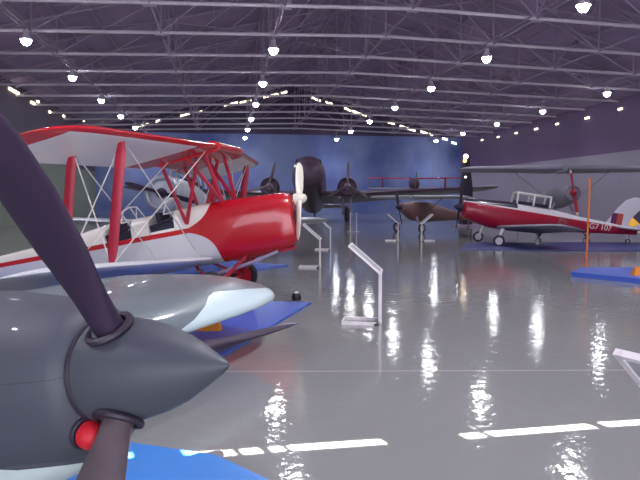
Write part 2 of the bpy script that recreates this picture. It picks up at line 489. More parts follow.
# lamps
LZ = 8.15
ROWS = [(-7.95, 'leftmost lamp row', 1), (2.15, 'lamp row over the centre aisle', 0), (11.95, 'lamp row right of the aisle', 0), (23.2, 'lamp row nearest the right wall', 2)]
LY = [19.0 + 7.55 * k for k in range(-2, 7)]
for x, nm, k0 in ROWS:
    zr = chord_z(x) - .14
    m = M(); m.box((x, (LY[0] + 66) / 2, zr), (.03, 66 - LY[0] + 4, .05))
    tag(struct(m.build('lamp_rail', STEELDK, smooth=0)), 'thin steel rail carrying the %s' % nm, 'lamp rail', 'lamp rails under the trusses')
lp = None
LAMP_W = 500
LAMP_NEAR = 1600  # unseen lamps nearest the camera, added and boosted to brighten the near floor
for x, nm, k0 in ROWS:
    for k, y in enumerate(LY):
        kk = k - 2
        lab = ('lit round lamp, %s in view of the %s' % (ordw(kk - k0), nm)) if kk >= k0 else 'added unseen lamp before the first visible one of the %s' % nm
        if lp is None:
            lp = thing('ceiling_lamp', lab, 'lamp', (x, y, LZ), group='hanging hall lamps')
            g = M(); g.lathe((0, 0, 0), (0, 0, 1), [(-.19, .02), (-.17, .1), (-.1, .165), (-.01, .19), (.05, .17), (.05, .02)], 18); g.build('globe', EMITL, lp)
            g = M(); g.lathe((0, 0, 0), (0, 0, 1), [(.03, .25), (.09, .24), (.22, .13), (.32, .1), (.42, .1), (.43, .02)], 18); g.build('housing', STEEL, lp)
            g = M(); g.tube((0, 0, .4), (0, 0, .86), .02, n=6); g.build('hanger_rod', STEELDK, lp)
            LD = bpy.data.lights.new('lamp_beam', 'SPOT'); LD.energy = LAMP_W; LD.spot_size = math.radians(150); LD.spot_blend = .7; LD.shadow_soft_size = .18; LD.color = (.93, .95, 1.0)
            FARLAMP = LD.copy(); LD.energy = LAMP_NEAR
            lo_ = bpy.data.objects.new('lamp_beam', LD); COL.objects.link(lo_); lo_.parent = lp; lo_.location = (0, 0, -.22)
            prev = lp
        else:
            c_ = dup(lp, (x, y, LZ), label=lab)
            if kk > -2:
                for ch_ in c_.children:
                    if ch_.type == 'LIGHT': ch_.data = FARLAMP

# ------------------------------------------------------------------ aircraft
HR = -PSI      # heading of the picture's right-hand direction

# --- 1. grey fighter in the foreground
PHI = math.radians(28)
hd = HR - PHI
hub = at_depth(114, 369, 2.14)
PIT1 = math.radians(9)
HOFF = Matrix.Rotation(hd, 3, 'Z') @ Matrix.Rotation(-PIT1, 3, 'Y') @ Vector((0, 0, hub.z))
fg = thing('fighter_aircraft', 'grey low-wing propeller aircraft whose pointed spinner fills the lower left', 'aircraft', (hub.x - HOFF.x, hub.y - HOFF.y, hub.z - HOFF.z), (0, -PIT1, hd))
# local frame: origin under the spinner back-plate on the floor, x forward
HZ = hub.z
o1 = (0, 0, HZ)
R = .196
m = M(o1)
prof = [(0, R * .98), (.07, R * .96), (.15, R * .89), (.24, R * .765), (.33, R * .59), (.41, R * .375), (.475, R * .19), (.512, R * .07), (.522, .004)]
m.lathe((0, 0, 0), (1, 0, 0), prof, 40)
sp = m.build('spinner', GREY, fg, 50)
m = M(o1); m.torus((-.012, 0, 0), (1, 0, 0), R - .008, .011, 40, 8); m.build('spinner_gap', DARKRUB, sp)
for al, nm in ((28, 'up'), (147, 'down'), (268, 'away')):
    d = rad_dir(math.radians(al))
    c = (.1, 0, 0)
    tw_ = 1.48
    secs = [(.15, .11, .1, tw_), (.24, .125, .095, tw_), (.34, .18, .07, tw_), (.5, .26, .045, tw_), (.7, .3, .032, tw_), (.88, .27, .022, tw_), (1.0, .18, .014, tw_), (1.05, .08, .01, tw_), (1.06, .012, .006, tw_)]
    bm_ = M(o1); bm_.loft(blade_rings(c, (1, 0, 0), d, secs), mi=lambda k, i: 1 if i == 11 and k > 1 else 0)
    b = bm_.build('propeller_blade', [BLADE if nm != 'down' else BLADEPALE, BLADEEDGE], fg, 60)  # down blade painted paler for the floor light it catches
    b['label'] = {'up': 'black blade pointing up', 'down': 'brown-grey blade pointing down, floor light put into its colour', 'away': 'dark blade pointing right'}[nm]
    m = M(o1)
    cc = Vector(c) + d * (R * .9)
    m.torus(cc + d * .004, d, .075, .014, 28, 8)
    m.build('blade_root_seal', DARKRUB, b)
# cowling / fuselage
m = M(o1)
rings = []
for x, zc_, w, ht, hb, e in ((-.025, 0, .19, .19, .19, 2), (-.045, 0, .215, .215, .235, 2), (-.056, 0, .225, .225, .29, 2.1), (-.075, 0, .235, .237, .31, 2.1), (-.14, 0, .255, .262, .325, 2.1), (-.3, 0, .29, .29, .36, 2.1), (-.6, 0, .33, .335, .43, 2.2), (-1.1, 0, .36, .38, .46, 2.3),
                           (-1.8, 0, .4, .45, .52, 2.3), (-2.6, 0, .42, .46, .53, 2.3), (-3.6, -.02, .36, .4, .45, 2.2), (-5.2, -.03, .22, .28, .3, 2.1), (-6.6, -.02, .06, .16, .14, 2)):
    rings.append(sect(x, zc_, w, ht, hb, 40, e))
CW, q = scheme('cowling_grey', .58, .05)
seam = q.op('MAXIMUM', q.op('LESS_THAN', q.op('ABSOLUTE', q.op('SUBTRACT', q.z, HZ + .02)), .0018),
            q.op('LESS_THAN', q.op('ABSOLUTE', q.op('ADD', q.x, .62)), .0018))
belly = q.mix(q.op('LESS_THAN', q.z, HZ - .315), rgb(70, 72, 84), rgb(196, 208, 208))
q.nt.links.new(q.mix(q.op('MULTIPLY', seam, .6), belly, rgb(40, 35, 44)), q.b.inputs['Base Color'])
m.loft(rings); m.build('fuselage', CW, fg, 50)
# chin intake, pale, with an open mouth
m = M(o1)
rings = [sect(x, z, w, ht, hb, 28, 2.4) for x, z, w, ht, hb in ((-.075, -.25, .07, .06, .06), (-.1, -.255, .1, .08, .08), (-.35, -.3, .19, .12, .13), (-.8, -.37, .22, .15, .14), (-1.4, -.42, .22, .15, .14), (-1.9, -.46, .1, .08, .06))]
m.loft(rings, True); ch = m.build('chin_intake', CW, fg, 50)
bpy.context.view_layer.update()
hit_ = S.ray_cast(bpy.context.evaluated_depsgraph_get(), EYE, (ray(85, 432)).normalized())
MW = Matrix.Translation((hub.x - HOFF.x, hub.y - HOFF.y, hub.z - HOFF.z)) @ Matrix.Rotation(hd, 4, 'Z') @ Matrix.Rotation(-PIT1, 4, 'Y')
ploc, pnor = hit_[1], hit_[2]
pax = (pnor * .75 + (MW.to_3x3() @ Vector((1, 0, 0))) * .65).normalized()
lp_, la_ = MW.inverted() @ ploc, MW.to_3x3().inverted() @ pax
m = M(); m.torus(lp_ + la_ * .004, la_, .052, .009, 28, 8); m.build('intake_lip', DARKRUB, ch)
m = M(); m.lathe((0, 0, 0), (0, 0, 1), [(0, .05), (.02, .05), (.045, .042), (.06, .026), (.066, .004)], 24)
pl = m.build('intake_plug', REDPLUG, None); pl.matrix_world = Matrix.Translation(ploc + pax * .022) @ pax.to_track_quat('Z', 'Y').to_matrix().to_4x4()
tag(pl, 'red plug in the lower intake of the grey foreground aircraft', 'intake cover')
# exhaust stubs and canopy (beyond the picture's left edge)
for sy in (-1, 1):
    m = M(o1)
    for k in range(6): m.tube((-.7 - k * .16, sy * .33, .16), (-.78 - k * .16, sy * .42, .15), .03, n=8)
    m.build('exhaust_stack', DARKRUB, fg)
m = M(o1); m.loft([sect(x, .4, w, h, .02, 16, 2) for x, w, h in ((-2.1, .05, .02), (-2.4, .22, .25), (-2.9, .25, .33), (-3.4, .2, .25), (-3.9, .05, .05))]); m.build('canopy', GLASS, fg)
# wings: pale underside colour wraps up over the leading edge of the outer panel
WINGP, q = scheme('wing_two_tone', .35, .3)
an = q.nt.nodes.new('ShaderNodeAttribute'); an.attribute_name = 'underside'
q.nt.links.new(q.mix(q.op('GREATER_THAN', an.outputs['Fac'], 0), rgb(108, 118, 124), rgb(205, 222, 226)), q.b.inputs['Base Color'])
def fwing(sgn):
    m = M(o1)
    st = [(.25, -1.9, -4.15, .22), (1.2, -1.92, -4.1, .21), (2.1, -1.92, -4.05, .2), (2.7, -1.88, -3.98, .19), (3.25, -1.86, -3.92, .19), (3.75, -1.89, -3.86, .18), (4.15, -2.0, -3.78, .155), (4.4, -2.15, -3.62, .12), (4.57, -2.4, -3.42, .07), (4.65, -2.75, -3.15, .012)]
    fine = []
    for a, b in zip(st, st[1:]):
        for k in range(4):
            t_ = k / 4; fine.append(tuple(a[j] + (b[j] - a[j]) * t_ for j in range(4)))
    fine.append(st[-1])
    rings = []; vals = []
    for lat, le, te, th in fine:
        z = WROOT + (lat / 5) * WTIP
        rings.append(foil((le, sgn * lat, z), le - te, th, math.radians(-14)))
        B = -2.4 if lat < 1.8 else (-2.4 + 5.5 * (lat - 1.8) / 1.4 if lat < 3.2 else 3.1 - 1.6 * (lat - 3.2) / 1.45)
        vals += [B - (i if i <= 7 else i - 15) for i in range(15)]
    m.loft(rings)
    w_ = m.build('wing', WINGP, fg, 60)
    if len(w_.data.vertices) == len(vals):
        at_ = w_.data.attributes.new('underside', 'FLOAT', 'POINT'); at_.data.foreach_set('value', vals)
    f_ = M(o1); z = WROOT + (4.0 / 5) * WTIP + .41
    f_.lathe((-2.9, sgn * 4.0, z), (0, 0, 1), [(0, .06), (.012, .055), (.012, .004)], 16); f_.build('fuel_cap', DARKRUB, w_)
    return w_
WROOT, WTIP = -.33, .17
fwing(1); fwing(-1)
# undercarriage
for sy in (-1, 1):
    a = Vector((-2.1, sy * 1.0, -.5)); zc0 = -HZ + .2 + 2.0 * math.tan(PIT1) * 1.0
    m = M(o1); m.tube(a, (-2.0, sy * 1.0, zc0), .035); lg = m.build('landing_gear_leg', STEELDK, fg)
    wheel('tyre', (-2.0, sy * 1.06, zc0), .2, .1, lg, o1)
m = M(o1); m.tube((-6.2, 0, -.1), (-6.4, 0, -HZ + .12 + 6.4 * math.tan(PIT1)), .03); tl = m.build('tail_wheel_leg', STEELDK, fg)
wheel('tyre', (-6.4, 0, -HZ + .1 + 6.4 * math.tan(PIT1)), .1, .06, tl, o1)
m = M(o1)
m.loft([[Vector((le, y_, z)), Vector(((le + te) / 2, y_ + .04, z)), Vector((te, y_, z)), Vector(((le + te) / 2, y_ - .04, z))] for le, te, z, y_ in ((-5.4, -6.7, .1, 0), (-5.8, -6.75, .7, 0), (-6.2, -6.7, 1.05, 0), (-6.4, -6.6, 1.1, 0))])
m.build('fin', GREY, fg)
for sy in (-1, 1):
    m = M(o1); m.loft([foil((-5.6 - k * .25, sy * (.05 + k * .45), .1), 1.0 - k * .2, .05) for k in range(4)]); m.build('tailplane', GREY, fg)

# --- 2. red and white biplane
T_HUB = at_depth(298, 197, 10.25)
PIT2 = math.radians(11.5)
WH = Vector((1.5, 0, 1.43))              # hub relative to wheel contact, level frame
hb2 = HR - math.radians(10)
Rm = Matrix.Rotation(hb2, 3, 'Z') @ Matrix.Rotation(-PIT2, 3, 'Y')
rel = Rm @ WH
bp_root = Vector((T_HUB.x - rel.x, T_HUB.y - rel.y, 0))
tm = thing('biplane', 'red and white biplane with a cream propeller beside the grey foreground aircraft', 'aircraft', bp_root, (0, -PIT2, hb2))
o2 = tuple(WH)
def zs_(x): return -.2
# painted fuselage
FP, q = scheme('red_white_fuselage', .22, .5)
xh = q.op('SUBTRACT', q.x, WH.x); zh = q.op('SUBTRACT', q.z, WH.z)
dz = q.op('SUBTRACT', zh, q.op('ADD', -.16, q.op('MULTIPLY', q.op('ADD', xh, 2.0), -.02)))
stripe = q.op('LESS_THAN', q.op('ABSOLUTE', dz), .042)
xb = q.op('SUBTRACT', -1.42, q.op('MULTIPLY', .62, q.op('EXPONENT', q.op('MULTIPLY', q.op('ABSOLUTE', dz), -6.5))))
nose = q.op('GREATER_THAN', xh, xb)
redm = q.op('MAXIMUM', stripe, nose)
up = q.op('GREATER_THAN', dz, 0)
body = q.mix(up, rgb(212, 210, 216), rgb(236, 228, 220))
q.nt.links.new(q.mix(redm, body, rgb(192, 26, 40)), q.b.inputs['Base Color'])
m = M(o2)
rows = [(-.1, -.28, .16, .33, .3), (-.13, -.28, .24, .4, .42), (-.25, -.28, .29, .44, .5), (-.7, -.28, .33, .48, .54), (-1.25, -.28, .36, .52, .55), (-1.8, -.28, .37, .53, .53),
        (-2.14, -.28, .37, .53, .52), (-2.15, -.28, .37, .30, .52), (-2.6, -.28, .37, .30, .5), (-2.61, -.28, .37, .52, .5), (-2.95, -.28, .36, .52, .49), (-2.96, -.28, .36, .28, .49), (-3.45, -.27, .35, .28, .47),
        (-3.46, -.27, .35, .52, .47), (-4.0, -.25, .31, .44, .42), (-5.0, -.2, .22, .32, .31), (-6.2, -.12, .11, .2, .2), (-6.9, -.08, .03, .12, .12)]
fine = []
for a, b in zip(rows, rows[1:]):
    nsub = max(1, int(abs(a[0] - b[0]) / .12))
    for k in range(nsub):
        t_ = k / nsub; fine.append(tuple(a[j] + (b[j] - a[j]) * t_ for j in range(5)))
fine.append(rows[-1])
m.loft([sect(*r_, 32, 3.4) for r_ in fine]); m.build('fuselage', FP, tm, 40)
m = M(o2)
m.box((-.72, -.0, -.805), (1.0, .3, .05)); m.build('lower_cowl_vent', REDSTRUT, tm)
m = M(o2); m.tube((-.45, -.3, -.8), (-.9, -.36, -.9), .03, n=10); m.tube((-.9, -.36, -.9), (-1.75, -.36, -1.0), .03, n=10); m.build('exhaust_pipe', STEELDK, tm)
for x0, x1 in ((-2.16, -2.59), (-2.97, -3.44)):
    m = M(o2); m.box(((x0 + x1) / 2, 0, -.1), (abs(x1 - x0), .66, .3)); ck = m.build('cockpit_lining', LEATHER, tm, 0)
    m = M(o2)
    for sy in (-1, 1):
        m = M(o2); m.tube((x0, sy * .33, .1), (x1, sy * .33, .02), .025, n=8); m.build('coaming', LEATHER, ck)
    # windscreen: three framed panes
    for pts in (((x0 + .1, -.16, .22), (x0 + .1, .16, .22), (x0 - .02, .13, .46), (x0 - .02, -.13, .46)), ((x0 + .1, -.16, .22), (x0 - .16, -.29, .2), (x0 - .1, -.24, .4), (x0 - .02, -.13, .46)), ((x0 + .1, .16, .22), (x0 - .16, .29, .2), (x0 - .1, .24, .4), (x0 - .02, .13, .46))):
        m = M(o2)
        for i in range(4): m.tube(pts[i], pts[(i + 1) % 4], .012, n=6)
        m.build('windscreen_frame', WHITE, tm)
    m = M(o2); m.box((x1 + .12, 0, .08), (.08, .4, .34)); m.build('seat_back', LEATHER, tm)
# propeller
m = M(o2)
sa = math.radians(-46)
for s_ in (0, PI):
    d = rad_dir(sa + s_)
    m.loft(blade_rings((.02, 0, 0), (1, 0, 0), d, [(.02, .1, .1, -.9), (.15, .12, .07, -.85), (.35, .16, .05, -.75), (.6, .17, .035, -.72), (.8, .15, .025, -.7), (.9, .11, .02, -.68), (.95, .04, .01, -.66)]))
pr = m.build('propeller', CREAM, tm, 60)
m = M(o2); m.lathe((-.06, 0, 0), (1, 0, 0), [(0, .1), (.08, .105), (.15, .085), (.2, .05), (.22, .005)], 20); m.build('propeller_hub', CREAM, pr)
m = M(o2); m.lathe((-.13, 0, -.34), (1, 0, 0), [(0, .15), (.045, .15), (.045, .01)], 20); m.build('air_intake', BLACK, tm)
# wings
UX, LX = -1.0, -1.57
INC = math.radians(4.5)
def biwing(name, zr, xle, y0, y1, sweep, dih, chord, colours, parent=tm, sgn=1):
    m = M(o2); rings = []; ys = []
    for k in range(25):
        u = k / 24; y = y0 + (y1 - y0) * u
        tipf = 1.0
        d_end = (y1 - y) / .8
        if d_end < 1: tipf = max(.06, math.sqrt(max(0, 1 - (1 - d_end) ** 2)))
        c = chord * (.35 + .65 * tipf) if tipf < 1 else chord
        le = xle - math.tan(sweep) * (y - y0) - (chord - c) * .45
        rings.append(foil((le, sgn * y, zr + math.tan(dih) * (y - y0)), c, .09 * (tipf if tipf < 1 else 1) + .004, INC)); ys.append(y)
    def mi(k, i):
        if i in (0, 14, 13): return 0
        if i < 7: return 0
        if k > 21 or i == 7 or (name == 'upper_wing' and k < 4): return 0
        return 1
    m.loft(rings, True, mi)
    return m.build(name, colours, parent, 60)
SW = math.radians(9)
for sg in (1, -1):
    biwing('upper_wing', 1.09, UX, .58, 4.05, SW, math.radians(1.0), 1.32, [RED, WHITE], sgn=sg)
    biwing('lower_wing', -.72, LX, .36, 4.35, math.radians(7), math.radians(5.0), 1.3, [PALEGREY, PALEGREY], sgn=sg)
m = M(o2)
m.loft([foil((UX + .05, y, 1.08), 1.2, .14, INC) for y in (-.6, -.55, 0, .55, .6)]); m.build('fuel_tank', RED, tm, 60)
# struts
for sg in (1, -1):
    for xo in (0, -.72):
        y = 2.75
        yu = y; zu = 1.09 + math.tan(math.radians(1)) * (yu - .58); xu = UX - math.tan(SW) * (yu - .58) - .2 + xo
        zl = -.72 + math.tan(math.radians(5)) * (y - .36); xl = LX - math.tan(math.radians(7)) * (y - .36) - .2 + xo
        a = Vector((xu, sg * yu, zu)); b = Vector((xl, sg * y, zl + .05)); md = (a + b) / 2
        m = M(o2)
        m.tube(a, a + (b - a) * .12, .035, .075, 10, .35, (1, 0, 0)); m.tube(a + (b - a) * .12, a + (b - a) * .88, .075, .075, 10, .35, (1, 0, 0)); m.tube(a + (b - a) * .88, b, .075, .035, 10, .35, (1, 0, 0))
        m.build('interplane_strut', REDSTRUT, tm)
    # cabane struts
    for a, b in (((-1.9, sg * .38, -.05), (-2.08, sg * .5, 1.0)), ((-1.9, sg * .38, -.05), (-1.4, sg * .5, 1.06)), ((-1.2, sg * .36, .2), (-1.3, sg * .5, 1.06)), ((-1.2, sg * .36, .2), (-1.62, sg * .5, 1.04))):
        m = M(o2); m.tube(a, b, .032, n=8, flat=.5, fdir=(1, 0, 0)); m.build('cabane_strut', REDSTRUT, tm)
    # flying and landing wires
    yu = 2.75
    pts_u = [(UX - math.tan(SW) * 2.17 - .2, sg * yu, 1.1), (UX - .72 - math.tan(SW) * 2.17 - .2, sg * yu, 1.1)]
    pts_l = [(LX - math.tan(math.radians(7)) * 2.4 - .2, sg * yu, -.48), (LX - .72 - math.tan(math.radians(7)) * 2.4 - .2, sg * yu, -.48)]
    root_l = [(LX - .2, sg * .4, -.68), (LX - .92, sg * .4, -.68)]; root_u = [(UX - .2, sg * .58, 1.08), (UX - .9, sg * .58, 1.02)]
    for a, b in ((pts_u[0], root_l[0]), (pts_u[1], root_l[1]), (pts_l[0], root_u[0]), (pts_l[1], root_u[1]), (pts_u[0], pts_l[1]), (pts_u[1], pts_l[0])):
        m = M(o2); m.tube(a, b, .009, n=5); m.build('bracing_wire', WIRE, tm)
    # undercarriage
    ax = Vector((-1.5, sg * .78, -1.43 + .27))
    for a in ((-1.0, sg * .33, -.78), (-1.9, sg * .35, -.78), (-1.0, -sg * .1, -.8)):
        m = M(o2); m.tube(a, ax, .028, n=8, flat=.6, fdir=(1, 0, 0)); m.build('gear_strut', REDSTRUT, tm)
    wheel('tyre', ax + Vector((0, sg * .09, 0)), .27, .12, tm, o2, hub=RED)
m = M(o2); m.tube((-1.5, -.8, -1.16), (-1.5, .8, -1.16), .025); m.build('axle', REDSTRUT, tm)
m = M(o2); m.tube((-6.7, 0, -.2), (-6.95, 0, -.42), .02); m.build('tail_skid', REDSTRUT, tm)
m = M(o2); m.loft([[Vector((le, 0, z)), Vector(((le + te) / 2, .03, z)), Vector((te, 0, z)), Vector(((le + te) / 2, -.03, z))] for le, te, z in ((-6.1, -7.0, -.1), (-6.2, -7.1, .2), (-6.4, -7.15, .6), (-6.6, -7.05, .85), (-6.75, -6.9, .92))]); m.build('rudder', RED, tm)
for sg in (1, -1):
    m = M(o2); m.loft([foil((-5.9 - k * .12, sg * (.02 + k * .35), .02), 1.1 - k * .17, .04) for k in range(5)]); m.build('tailplane', PALEGREY, tm)

# --- generic monoplane for the rest of the collection
def monoplane(name, label, loc, heading, pitch, hubh, length, fh, fw, body, wingm, half, wz, wx, chord, prop_r, propm, spin=0, blades=2, hubx=None, dih=2, canopy=None, tip=None, spinm=None, gear_y=.95, wheel_r=.25,
              legm=None, fin=1.1, finm=None, radial=0, cowlm=None, wth=.12, strutm=None, nose=None, fin0=-.8):
    """local frame: origin on the floor between the main wheels, x forward"""
    hx = hubx if hubx is not None else .18 * length
    legm = legm or STEELDK
    t = thing(name, label, 'aircraft', loc, (0, -pitch, heading))
    o = (hx, 0, hubh)
    m = M(o)
    w0 = radial if radial else (nose or fw * .62)
    rows = [(-.06, 0, w0 * .55, w0 * .6, w0 * .6), (-.12, 0, w0 * .9, w0 * .92, w0 * .95), (-.3, 0, w0, w0 * 1.05, w0 * 1.1)]
    rows += [(-.16 * length, -.05, fw, fh * .5, fh * .55), (-.3 * length, -.05, fw, fh * .55, fh * .55), (-.42 * length, -.03, fw * .9, fh * .5, fh * .47), (-.65 * length, .02, fw * .52, fh * .3, fh * .3), (-.97 * length, .08, .05, .12, .12)]
    fine = []
    for a, b in zip(rows, rows[1:]):
        for k in range(4): fine.append(tuple(a[j] + (b[j] - a[j]) * k / 4 for j in range(5)))
    fine.append(rows[-1])
    m.loft([sect(*r_, 24, 2.5) for r_ in fine]); fu = m.build('fuselage', body, t, 50)
    if radial:
        m = M(o); m.lathe((-.5, 0, 0), (1, 0, 0), [(0, radial * 1.04), (.35, radial * 1.06), (.46, radial * .98), (.5, radial * .86), (.48, radial * .78), (.3, radial * .7), (.3, .02)], 24); m.build('engine_cowling', cowlm or body, t, 50)
    for sg in (1, -1):
        m = M(o); rings = []
        for k in range(17):
            u = k / 16; y = fw * .3 + (half - fw * .3) * u
            e = min(1, (half - y) / .6 + .02); tf = math.sqrt(max(.01, 1 - (1 - e) ** 2))
            c = chord * (1 - .35 * u) * (.4 + .6 * tf)
            rings.append(foil((wx - .18 * u * chord - chord * .1 * (1 - tf), sg * y, wz + math.tan(math.radians(dih)) * (y - fw * .3)), c, wth * (1 - .4 * u) * tf + .004))
        m.loft(rings); m.build('wing', wingm, t, 60)
        if strutm:
            m = M(o); m.tube((wx - .5, sg * half * .5, wz), (wx - .5, sg * fw, -fh * .4), .035, n=8, flat=.5, fdir=(1, 0, 0)); m.build('wing_strut', strutm, t)
        a = Vector((-hx, sg * gear_y, -hubh + wheel_r))
        m = M(o); m.tube((-hx - .1, sg * min(gear_y, fw * .9 if wz > 0 else gear_y), (-fh * .4 if wz > 0 else wz)), a, .06, .04, n=10); lg = m.build('landing_gear_leg', legm, t)
        wheel('tyre', a + Vector((0, sg * .08, 0)), wheel_r, wheel_r * .4, lg, o)
        m = M(o); m.loft([foil((-.84 * length - k * .1, sg * (.03 + k * .4), .12), .85 - k * .15, .035) for k in range(4)]); m.build('tailplane', wingm, t)
    fz = fin
    m = M(o); m.loft([[Vector((le, 0, z)), Vector(((le * .7 + te * .3), .045, z)), Vector((te, 0, z)), Vector(((le * .7 + te * .3), -.045, z))] for le, te, z in
        ((fin0 * length, -1.0 * length, .05), ((fin0 - .03) * length, -1.02 * length, .3 * fz), ((fin0 - .065) * length, -1.025 * length, .62 * fz), ((fin0 - .105) * length, -1.015 * length, .88 * fz), ((fin0 - .15) * length, -.99 * length, fz))]); m.build('fin', finm or wingm, t, 60)
    if canopy:
        x0, x1, hgt, fr = canopy
        for k in range(3):
            x = x0 + (x1 - x0) * k / 2
            m = M(o); w = fw * .8; zt = fh * .5
            pts = [(x, -w, zt - .05), (x - .02, -w * .75, zt + hgt), (x - .02, w * .75, zt + hgt * 1.02), (x, w, zt - .05)]
            for a, b in zip(pts, pts[1:]): m.tube(a, b, .035, n=6)
            m.build('canopy_frame', fr, t)
        m = M(o)
        for sg in (1, -1): m.tube((x0 - .02, sg * fw * .6, fh * .5 + hgt), (x1 - .02, sg * fw * .6, fh * .5 + hgt), .035, n=6)
        m.build('canopy_rail', fr, t)
        m = M(o); m.box(((x0 + x1) / 2, 0, fh * .5 + .0), (abs(x1 - x0) * .9, fw * 1.2, .12)); m.build('cockpit_interior', LEATHER, t)
        m = M(o); m.loft([sect(x, fh * .45, w_, h_, .02, 16, 2) for x, w_, h_ in ((x0 + .25, fw * .4, .05), (x0, fw * .7, hgt * .9), ((x0 + x1) / 2, fw * .72, hgt * .98), (x1, fw * .6, hgt * .7), (x1 - .3, fw * .3, .06))])
    for k in range(blades):
        d = rad_dir(spin + 2 * PI * k / blades)
        m = M(o)
        secs = [(.03, .1, .08, .9), (.3 * prop_r, .13, .05, .7), (.6 * prop_r, .15, .035, .5), (.86 * prop_r, .13, .02, .4), (.97 * prop_r, .09, .015, .38), (prop_r, .03, .008, .38)]
        m.loft(blade_rings((.06, 0, 0), (1, 0, 0), d, secs), mi=(lambda kk, i: 1 if kk >= 3 else 0) if tip else 0)
        m.build('propeller_blade', [propm, tip] if tip else propm, t, 60)
    m = M(o); m.lathe((-.04, 0, 0), (1, 0, 0), [(0, .14), (.08, .14), (.2, .1), (.3, .04), (.33, .004)], 20); m.build('spinner', spinm or propm, t)
    tz = Vector((-.93 * length, 0, 0)); tzz = -hubh + .12 + (hx - tz.x - 2 * hx + hx) * 0
    drop = math.tan(pitch) * (.93 * length - hx)
    m = M(o); m.tube((-.91 * length, 0, .02), (-.93 * length, 0, -hubh + .1 + drop), .025); tl = m.build('tail_wheel_leg', legm, t)
    wheel('tyre', (-.93 * length, 0, -hubh + .1 + drop), .1, .05, tl, o)
    return t, o

# --- 3. red trainer with white top on the right (nose to the left)
CP, q = scheme('red_trainer_paint', .33, .3)
CHZ, CHX = 1.22, 1.2
xh = q.op('SUBTRACT', q.x, CHX); zh = q.op('SUBTRACT', q.z, CHZ)
top = q.op('GREATER_THAN', zh, q.op('ADD', .235, q.op('MULTIPLY', q.op('ADD', xh, 0.0), .012)))
nosedk = q.op('MULTIPLY', q.op('GREATER_THAN', xh, -2.0), q.op('GREATER_THAN', zh, .27))
c_ = q.mix(top, rgb(170, 18, 52), rgb(224, 216, 222))
q.nt.links.new(q.mix(nosedk, c_, rgb(50, 34, 62)), q.b.inputs['Base Color'])
fl, q = scheme('trainer_fin_with_flag', .4, .2)
LEN3 = 7.0
fx = q.op('SUBTRACT', q.x, CHX); fz_ = q.op('SUBTRACT', q.z, CHZ)
def between(q, v, a, b): return q.op('MULTIPLY', q.op('GREATER_THAN', v, a), q.op('LESS_THAN', v, b))
FX0, FXM, FX1 = -5.72, -5.93, -6.15
inz = between(q, fz_, .2, .66)
c_ = q.mix(q.op('MULTIPLY', inz, between(q, fx, FXM, FX0)), rgb(222, 216, 226), rgb(110, 40, 92))
c_ = q.mix(q.op('MULTIPLY', inz, between(q, fx, FX1, FXM)), c_, rgb(196, 84, 70))
q.nt.links.new(c_, q.b.inputs['Base Color'])
P3 = math.radians(8.5)
g3 = at_depth(487, 243, 22.6)
h3 = HR + PI + math.radians(1.5)
# --- propeller height from the picture: hub just behind the dark blade
tr3, o3 = monoplane('trainer_aircraft', 'red low-wing trainer with white upper fuselage and open framed canopy', (g3.x, g3.y, 0), h3, P3, CHZ, LEN3, 1.0, .42, CP, DULL, 4.9, -.55, -1.35, 1.65, 1.0, BLADE,
    spin=math.radians(2), hubx=CHX, canopy=(-1.95, -3.2, .36, WHITE), finm=fl, fin=1.35, legm=WHITE, dih=4, wheel_r=.21, gear_y=1.2, radial=0, strutm=None, nose=.4, fin0=-.775)
m = M(o3); m.lathe((-1.9, .42, .62), (1, 0, 0), [(0, .0)] * 1 + [(0.001, .01), (.002, .01)], 6) if False else None
# registration and cross on the side facing the camera (aircraft's left, +y)
def decal_text(txt, size, x, z, y, parent, o, m_):
    cu = bpy.data.curves.new('registration_lettering', 'FONT'); cu.body = txt; cu.size = size; cu.extrude = .004; cu.align_x = 'CENTER'; cu.align_y = 'CENTER'
    cu.materials.append(m_)
    ob = bpy.data.objects.new('registration_lettering', cu); COL.objects.link(ob); ob.parent = parent
    ob.location = (o[0] + x, o[1] + y, o[2] + z)
    ob.rotation_euler = (PI / 2, 0, PI)
    bpy.context.view_layer.update()
    me = bpy.data.meshes.new_from_object(ob.evaluated_get(bpy.context.evaluated_depsgraph_get()))
    me.name = 'registration_lettering'
    loc, par = ob.location.copy(), ob.parent
    bpy.data.objects.remove(ob)
    o2_ = bpy.data.objects.new('registration_lettering', me); COL.objects.link(o2_); o2_.parent = par; o2_.location = loc; o2_.rotation_euler = (PI / 2, 0, PI + math.radians(4.3))
    return o2_
decal_text('G7', .3, -5.02, .03, .215, tr3, o3, WHITE)
decal_text('107', .3, -5.5, .04, .18, tr3, o3, WHITE)
m = M(o3); m.lathe((-3.75, .345, .0), (0, 1, 0), [(0, .17), (.02, .17), (.02, .005)], 24); rd = m.build('roundel', TAN, tr3)
m = M(o3); m.box((-3.75, .368, .0), (.26, .008, .07)); m.box((-3.75, .368, .0), (.07, .009, .26)); m.build('roundel_cross', REDSTRUT, rd, 0)

# --- 4. silver high-wing aircraft behind the trainer, facing the camera
g4 = cw(10.95, 27.0)
monoplane('high_wing_aircraft', 'silver high-wing aircraft facing forward behind the red trainer', g4, HR - PI / 2, math.radians(6), 1.85, 8.0, .85, .36, DULL, DULL, 4.6, 1.2, -.75, 1.7, 1.0, REDSTRUT,
          spin=math.radians(8), hubx=1.2, dih=.3, canopy=None, gear_y=1.0, radial=.36, cowlm=DULL, wth=.2, strutm=DULL, tip=WHITE, wheel_r=.32)
